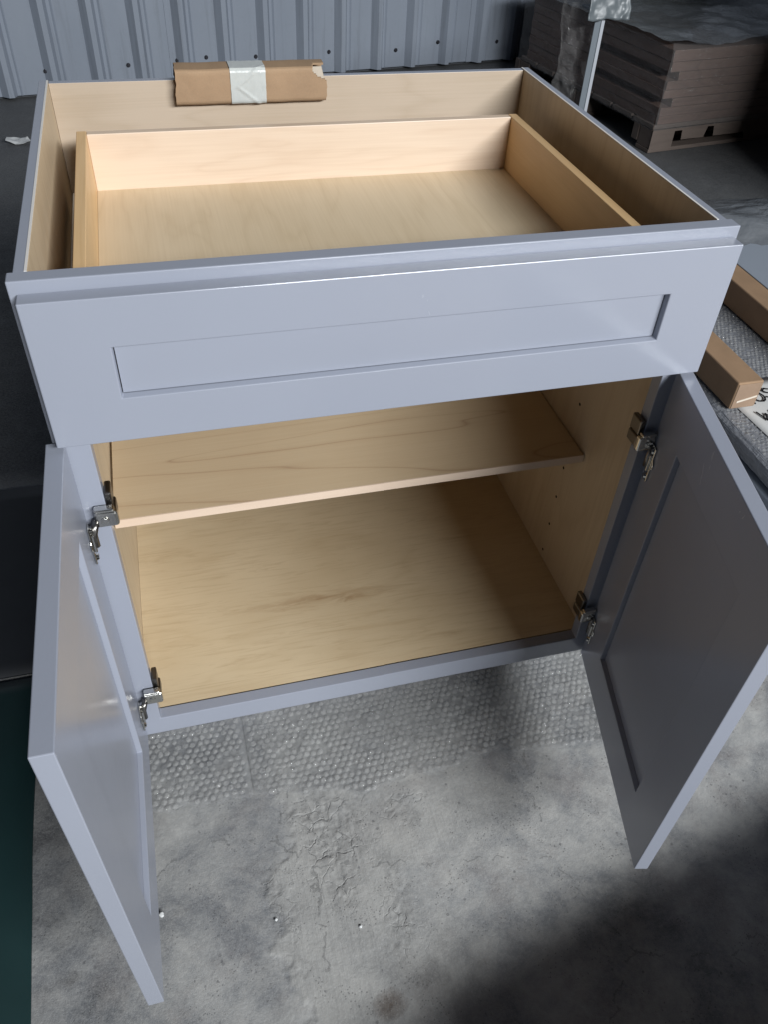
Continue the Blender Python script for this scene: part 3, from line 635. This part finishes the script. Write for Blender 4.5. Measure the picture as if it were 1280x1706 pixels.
# ------------------------------------------------------------------ right: stacked panels, cardboard bars, note
PALE = paint_material('pale_blue_panel', (0.28,0.315,0.37), 0.35)
ps = thing('panel_stack', (1.70, 0.45, FZ), 'flat stack of grey panels wrapped in bubble film right of the cabinet', 'panels')
mb = MB(); mb.box(1.352, 2.25, -0.9, 1.40, FZ+0.030, FZ+0.066); mb.build('lower_panel', PALE, ps, bevel=0.003)
mb = MB(); mb.box(1.372, 2.25, -0.9, 1.40, FZ+0.071, FZ+0.112); mb.build('upper_panel', plain('dark_panel_edge', (0.13,0.135,0.145), 0.5), ps, bevel=0.004)
for x in (1.5, 2.1):
    mb = MB(); mb.box(x, x+0.09, -0.85, 1.35, FZ+0.001, FZ+0.029); mb.build('bearer', CARD_DARK, ps)
def wrap_fn(u, v):
    prof3 = [(1.366, FZ+0.076), (1.362, FZ+0.098), (1.366, FZ+0.110), (1.380, FZ+0.117), (1.45, FZ+0.117), (2.26, FZ+0.117)]
    t = u*5; i = min(4, int(t)); f = t-i
    x = prof3[i][0]+f*(prof3[i+1][0]-prof3[i][0]); z = prof3[i][1]+f*(prof3[i+1][1]-prof3[i][1]); y = -0.9+2.3*v
    w = 0.004*nz(x*9, y*9, 2)+0.0025*nz(u*40, v*160, 7)
    return (x-(w if i < 3 else 0), y, z+(w if i >= 2 else 0)+0.0008)
mb = MB(); mb.grid(90, 260, wrap_fn); mb.build('bubble_cover', BUBBLE_GREY, ps, fix=False, smooth=True)
V = []; F = []; rr = random.Random(3)
bx = MB(); row = 0; y = 0.10
while y < 1.15:
    x = 1.384+(0.006 if row % 2 else 0)
    while x < 1.80:
        if rr.random() > 0.12:
            z = FZ+0.117+0.004*nz(x*9, y*9, 2); b0 = len(bx.v); sq = rr.choice([1, 0.8, 0.45])
            for (q, hh) in ((0.005, 0.0), (0.0038, 0.0026)):
                for k in range(6): bx.v.append((x+q*math.cos(k*math.pi/3), y+q*math.sin(k*math.pi/3), z+hh*sq))
            bx.v.append((x, y, z+0.0038*sq))
            for k in range(6):
                j = (k+1) % 6; bx.f += [[b0+k, b0+j, b0+6+j, b0+6+k], [b0+6+k, b0+6+j, b0+12]]; bx.m += [0, 0]
        x += 0.012
    y += 0.0104; row += 1
o = bx.build('bubbles', BUBBLE, ps, fix=False, smooth=True); o['kind'] = 'stuff'
BT = FZ+0.1235
def bar(x0, x1, y0, y1, label):
    root = thing('cardboard_bar', ((x0+x1)/2, y0, BT), label, 'cardboard', 'cardboard bars on the wrapped panels')
    mb = MB(); mb.box(x0, x1, y0, y1, BT, BT+0.074); mb.build('tube', CARD_DARK, root, bevel=0.004, seg=3)
    mb = MB(); mb.box(x0+0.003, x1-0.003, y0-0.0014, y0-0.0004, BT+0.004, BT+0.070); mb.build('end_flap', cardboard_material('cardboard_end', (0.30,0.205,0.14)), root, bevel=0.0004)
    mb = MB(); mb.box(x0+0.012, x1-0.006, y0-0.0024, y0-0.0015, BT+0.016, BT+0.021, T=lambda x, yy, z: (x, yy, z+0.22*(x-x0))); mb.build('clear_tape', plain('clear_tape', (0.7,0.62,0.52), 0.12), root)
    return root
bar(1.392, 1.461, 0.572, 1.35, 'short brown cardboard bar with its end over the handwritten note')
bar(1.668, 1.738, 0.52, 1.36, 'long brown cardboard bar farther right, against the pale panel')
o = MB(); o.box(1.742, 2.5, 0.35, 1.42, BT+0.001, BT+0.073); o = o.build('pale_panel', PALE, None, bevel=0.002); tag(o, 'thick pale blue grey panel lying beside the farther cardboard bar', 'panel')
# crumpled film beyond the panel
mb = MB(); mb.grid(50, 40, lambda u, v: (1.72+0.75*u, 1.22+0.50*v, BT+0.078+0.02*math.sin(v*3)+0.03*nz(u*4, v*4, 8)+0.006*nz(u*14, v*14, 3)-0.16*max(0, v-0.45)))
o = mb.build('film_sheet', FILM_GREY, None, fix=False); tag(o, 'crumpled cloudy plastic film draped behind the pale panel', 'plastic film')
# handwritten note
PAPER = plain('note_paper', (0.62,0.62,0.61), 0.7, 0, 0.03)
nt_ = thing('paper_note', (1.53, 0.47, BT-0.002), 'white paper note with black handwriting under the cardboard bar', 'paper')
mb = MB(); mb.grid(12, 14, lambda u, v: (1.415+0.022*(1-v)+0.23*u, 0.28+0.40*v, BT-0.0026+0.0035*max(0, 0.35-u)*max(0, .8-v)+0.0016*nz(u*4, v*4, 3)+(0.012*(0.15-u)*(0.5-v) if u < .15 and v < .5 else 0)))
mb.build('sheet', PAPER, nt_, solid=0.0005, fix=False, smooth=True)
INK = plain('black_marker', (0.012,0.012,0.014), 0.6)
def stroke(mb, pts, w=0.0045):
    z = BT+0.0018; pts = [Vector((p[0], p[1], 0)) for p in pts]
    for a, b_ in zip(pts[:-1], pts[1:]):
        d = (b_-a).normalized(); nn = Vector((-d.y, d.x, 0))*w/2; e = d*w*0.35
        mb.poly([(*(a-e-nn).xy, z), (*(b_+e-nn).xy, z), (*(b_+e+nn).xy, z), (*(a-e+nn).xy, z), (*(a-e-nn).xy, z-0.0006), (*(b_+e-nn).xy, z-0.0006), (*(b_+e+nn).xy, z-0.0006), (*(a-e+nn).xy, z-0.0006)],
                [(0,1,2,3),(0,4,5,1),(1,5,6,2),(2,6,7,3),(3,7,4,0)])
def glyph(mb, pts, ox, oy, s): stroke(mb, [(ox+x*s, oy+y*s) for x, y in pts])
W_ = [(0,1),(0.25,0.05),(0.5,0.75),(0.75,0.05),(1.05,1.0)]
O_ = [(0.5+0.42*math.cos(t*math.pi/6+1.2), 0.5+0.55*math.sin(t*math.pi/6+1.2)) for t in range(13)]
S_ = [(0.8,0.9),(0.5,1.05),(0.2,0.85),(0.35,0.6),(0.7,0.45),(0.75,0.15),(0.4,-0.02),(0.1,0.15)]
mb = MB(); ox = 1.442
for g, adv in ((W_, 0.95), (O_, 0.98), (S_, 1.0), (S_, 1.0)):
    glyph(mb, g, ox, 0.578+0.25*(ox-1.442), 0.036); ox += adv*0.036
mb.build('handwriting', INK, nt_, fix=False); mb = MB(); ox = 1.452
for g, adv in ((W_, 1.25), (S_, 1.0), (O_, 1.0)): glyph(mb, g, ox, 0.512+0.2*(ox-1.452), 0.036); ox += adv*0.042
mb.build('handwriting', INK, nt_, fix=False)

# ------------------------------------------------------------------ right rear: wrapped boards on a pallet
PA = math.radians(9.0); pc, ps_ = math.cos(PA), math.sin(PA)
def PT(u, v, z): return (2.24+u*pc-v*ps_, 2.49+u*ps_+v*pc, z)
OLD = wood_material('weathered_board', (0.175,0.108,0.080), (0.085,0.055,0.043), 0, rough=0.7, seed=2.2, bands=0.35)
OLDP = wood_material('pallet_wood', (0.15,0.112,0.088), (0.085,0.062,0.05), 0, rough=0.75, seed=7.2, bands=0.3)
pal = thing('pallet', (*PT(0.6, 0.5, 0)[:2], FZ), 'weathered wooden pallet carrying the wrapped boards', 'pallet')
for i in range(3):
    v0 = [0.0, 0.50, 1.02][i]
    mb = MB(); mb.box(0, 1.3, v0, v0+0.09, FZ+0.002, FZ+0.018, T=PT); mb.build('bottom_board', OLDP, pal, bevel=0.002)
    for u0 in (0.0, 0.60, 1.2):
        mb = MB(); mb.box(u0+0.002, u0+0.10, v0+0.002, v0+0.088, FZ+0.019, FZ+0.094, T=PT); mb.build('block', OLDP, pal, bevel=0.002)
    # stringer with notches
    pr = [(0, 0.030), (0.16, 0.030), (0.17, 0.062), (0.20, 0.062), (0.21, 0.030), (0.34, 0.030), (0.35, 0.060), (0.385, 0.060), (0.395, 0.030), (0.56, 0.03), (0.57, 0.062), (0.62, 0.062), (0.63, 0.03), (1.3, 0.03), (1.3, 0.095), (0, 0.095)]
    mb = MB(); mb.prism(pr, v0+0.092, v0+0.13, lambda a, b_, c: PT(a, c, FZ+b_)); mb.build('stringer', OLDP, pal)
pr = [(0.0, 0.019), (0.12, 0.019), (0.12, 0.085), (0.16, 0.085), (0.165, 0.045), (0.29, 0.045), (0.30, 0.088), (0.335, 0.088), (0.345, 0.045), (0.52, 0.045), (0.53, 0.019), (1.3, 0.019), (1.3, 0.097), (0.0, 0.097)]
mb = MB(); mb.prism(pr, -0.002, 0.0, lambda a, b_, c: PT(a, c, FZ+b_)); mb.build('front_fascia', OLDP, pal)
for i in range(7):
    mb = MB(); mb.box(0.002*i % 0.005, 1.3, 0.16*i+0.003, 0.16*i+0.145, FZ+0.098, FZ+0.116, T=PT); mb.build('deck_board', OLDP, pal, bevel=0.002)
stk = thing('board_stack', (*PT(0.6, 0.5, 0)[:2], FZ+0.117), 'dark wooden boards stacked on the pallet under clear stretch film', 'boards')
z = FZ+0.1175; r4 = random.Random(4); lay = 0
while z < FZ+0.40:
    h = r4.choice([0.034, 0.038, 0.044]); v0 = 0.0+r4.uniform(0, 0.004)
    for j in range(2):
        u0 = 0.012+r4.uniform(-0.003, 0.004); 
        if lay in (2, 5) and j == 0: u0 += 0.05
        mb = MB(); mb.box(u0, 1.28, v0+0.54*j, v0+0.54*j+0.53, z, z+h-0.0012, T=PT); mb.build('board', OLD, stk, bevel=0.0012, seg=1)
    z += h; lay += 1
mb = MB()
zt = z+0.003
def film_fn(u, v):
    # up the front, over the top
    hh = zt-(FZ+0.10)
    a = v*(hh+1.1); 
    if a < hh: p = (-0.012+1.32*u, -0.012+0.008*nz(u*9, v*14, 2)-0.010*max(0, nz(u*30, v*22, 4)), FZ+0.10+a)
    else: p = (-0.012+1.32*u, -0.012+(a-hh), zt+0.016+0.04*nz(u*6, v*9, 5)+0.014*nz(u*20, v*25, 6))
    return PT(*p)
mb.grid(90, 90, film_fn); mb.build('stretch_film', FILM, stk, fix=False, smooth=True)
mb = MB(); mb.grid(60, 60, lambda u, v: PT(-0.014+0.008*nz(u*12, v*9, 2)-0.010*max(0, nz(u*30, v*22, 4)), -0.012+1.12*u, FZ+0.10+v*(zt+0.012-FZ-0.10))); mb.build('stretch_film', FILM, stk, fix=False, smooth=True)
mb = MB(); mb.grid(60, 50, lambda u, v: PT(-0.01+1.3*u, 0.02+1.05*v, zt+0.012+0.055*nz(u*5, v*5, 5)*(1-0.3*v)+0.012*nz(u*18, v*18, 6)+0.03*u)); o = mb.build('film_cover', FILM_GREY, None, fix=False, smooth=True); tag(o, 'cloudy grey plastic sheet covering the top of the stacked boards', 'plastic film')

# steel post with its top plate
post = thing('steel_post', (1.735, 2.2, FZ), 'slim grey steel post with a plastic hood before the stacked boards', 'post')
PG = paint_material('post_grey', (0.17,0.195,0.22), 0.35); PL = paint_material('post_pale', (0.42,0.44,0.48), 0.35)
mb = MB(); mb.box(1.712, 1.748, 2.2, 2.204, FZ+0.006, -0.272); mb.box(1.744, 1.748, 2.204, 2.24, FZ+0.006, -0.272); mb.build('angle_iron', PG, post, bevel=0.0008)
mb = MB(); mb.box(1.735, 1.7475, 2.1965, 2.1997, FZ+0.006, -0.272); mb.build('edge_strip', PL, post, bevel=0.0006)
mb = MB(); mb.grid(30, 24, lambda u, v: (1.668+0.155*u+0.010*nz(v*5, u*4, 3), 2.165+0.10*u*(1-u)*0.3+0.02*nz(u*5, v*4, 6)+0.05*v, -0.2850+0.012*nz(u*7, 2, 8)+0.14*v)); mb.build('plastic_hood', plain('hood_plastic', (0.12,0.138,0.15), 0.38, 0, 0.2, 20, 0.25, 25), post, solid=0.004, fix=False, smooth=True); mb = MB(); mb.box(1.70, 1.79, 2.2055, 2.30, -0.2715, -0.262); mb.build('top_plate', PG, post, bevel=0.003)
mb = MB(); mb.box(1.68, 1.78, 2.17, 2.27, FZ+0.001, FZ+0.006); mb.build('foot_plate', PG, post)
# hanging film beside the post and mesh wrapped bundle near the wall
mb = MB(); mb.grid(30, 60, lambda u, v: (1.62+0.13*u+0.02*nz(v*6, u*3, 3), 2.26+0.06*nz(u*6, v*8, 5), -0.245-0.42*v+0.01*nz(u*9, 1, 2))); o = mb.build('film_sheet', FILM, None, fix=False, smooth=True); tag(o, 'clear crinkled film hanging down beside the steel post', 'plastic film')
bun = thing('wrapped_bundle', (2.62, 3.35, FZ), 'dark mesh wrapped bundle standing between the post and the wall', 'bundle')
mb = MB(); mb.grid(30, 40, lambda u, v: (2.40+0.5*u+0.05*v*0.3+0.012*nz(u*9, v*9, 5), 3.30+0.05*u+0.05*(v)+0.02*nz(u*7, v*7, 2), FZ+0.16+1.1*v)); mb.build('mesh_cover', plain('dark_mesh', (0.10,0.115,0.11), 0.7, 0, 0.5, 180, 0.4, 150), bun, solid=0.05, fix=False)
for u in (2.45, 2.80):
    mb = MB(); mb.box(u, u+0.06, 3.30, 3.40, FZ+0.001, FZ+0.17); mb.build('foot', OLDP, bun)

# ------------------------------------------------------------------ out of view: blockers added to shade the floor and the right rear
pil = thing('concrete_pillar_blocker', (4.2, 0.95, FZ), 'unseen added light-blocking square concrete pillar standing beyond the wrapped panel stack', 'pillar_blocker')  # added out of view to darken the right of the back wall
mb = MB(); mb.box(3.95, 4.45, 0.75, 1.15, FZ+0.001, 2.2); mb.build('blocker_shaft', plain('blocker_concrete', (0.32,0.32,0.31), 0.8, 0, 0.2, 9, 0.3, 40), pil, bevel=0.01)
tc = thing('carton_tower_blocker', (3.2, 1.5, FZ), 'unseen added light-blocking tall pile of brown cartons beside the wrapped panel stack', 'carton_blockers')  # invented pile outside the frame, keeps light off the pallet
for i in range(4):
    mb = MB(); q = 0.01*(i % 3); mb.box(2.60+q, 3.80+q, 1.47, 1.90-q, FZ+0.001+0.39*i, FZ+0.39*(i+1)-0.002); mb.build('carton_blocker', CARD, tc, bevel=0.004)
fc = thing('flat_carton_blocker', (0.9, -0.8, FZ), 'unseen added shade-casting flat brown carton lying on the floor before the cabinet', 'carton_blocker')  # unseen box added for its shadow on the floor at lower right
def FC(u, v, z): return (0.50+u*math.cos(0.21)-v*math.sin(0.21), -1.20+u*math.sin(0.21)+v*math.cos(0.21), z)
mb = MB(); mb.box(0.0, 1.6, 0.0, 0.42, FZ+0.001, FZ+0.285, T=FC); mb.build('blocker_body', CARD, fc, bevel=0.004)
mb = MB(); mb.box(0.0, 1.6, 0.185, 0.235, FZ+0.2853, FZ+0.2858, T=FC); mb.build('tape', TAPE, fc)

for o in bpy.data.objects:
    for k in ('_loc',):
        if k in o: del o[k]
for mt in bpy.data.materials:
    for k in ('_col', '_out'):
        if k in mt: del mt[k]
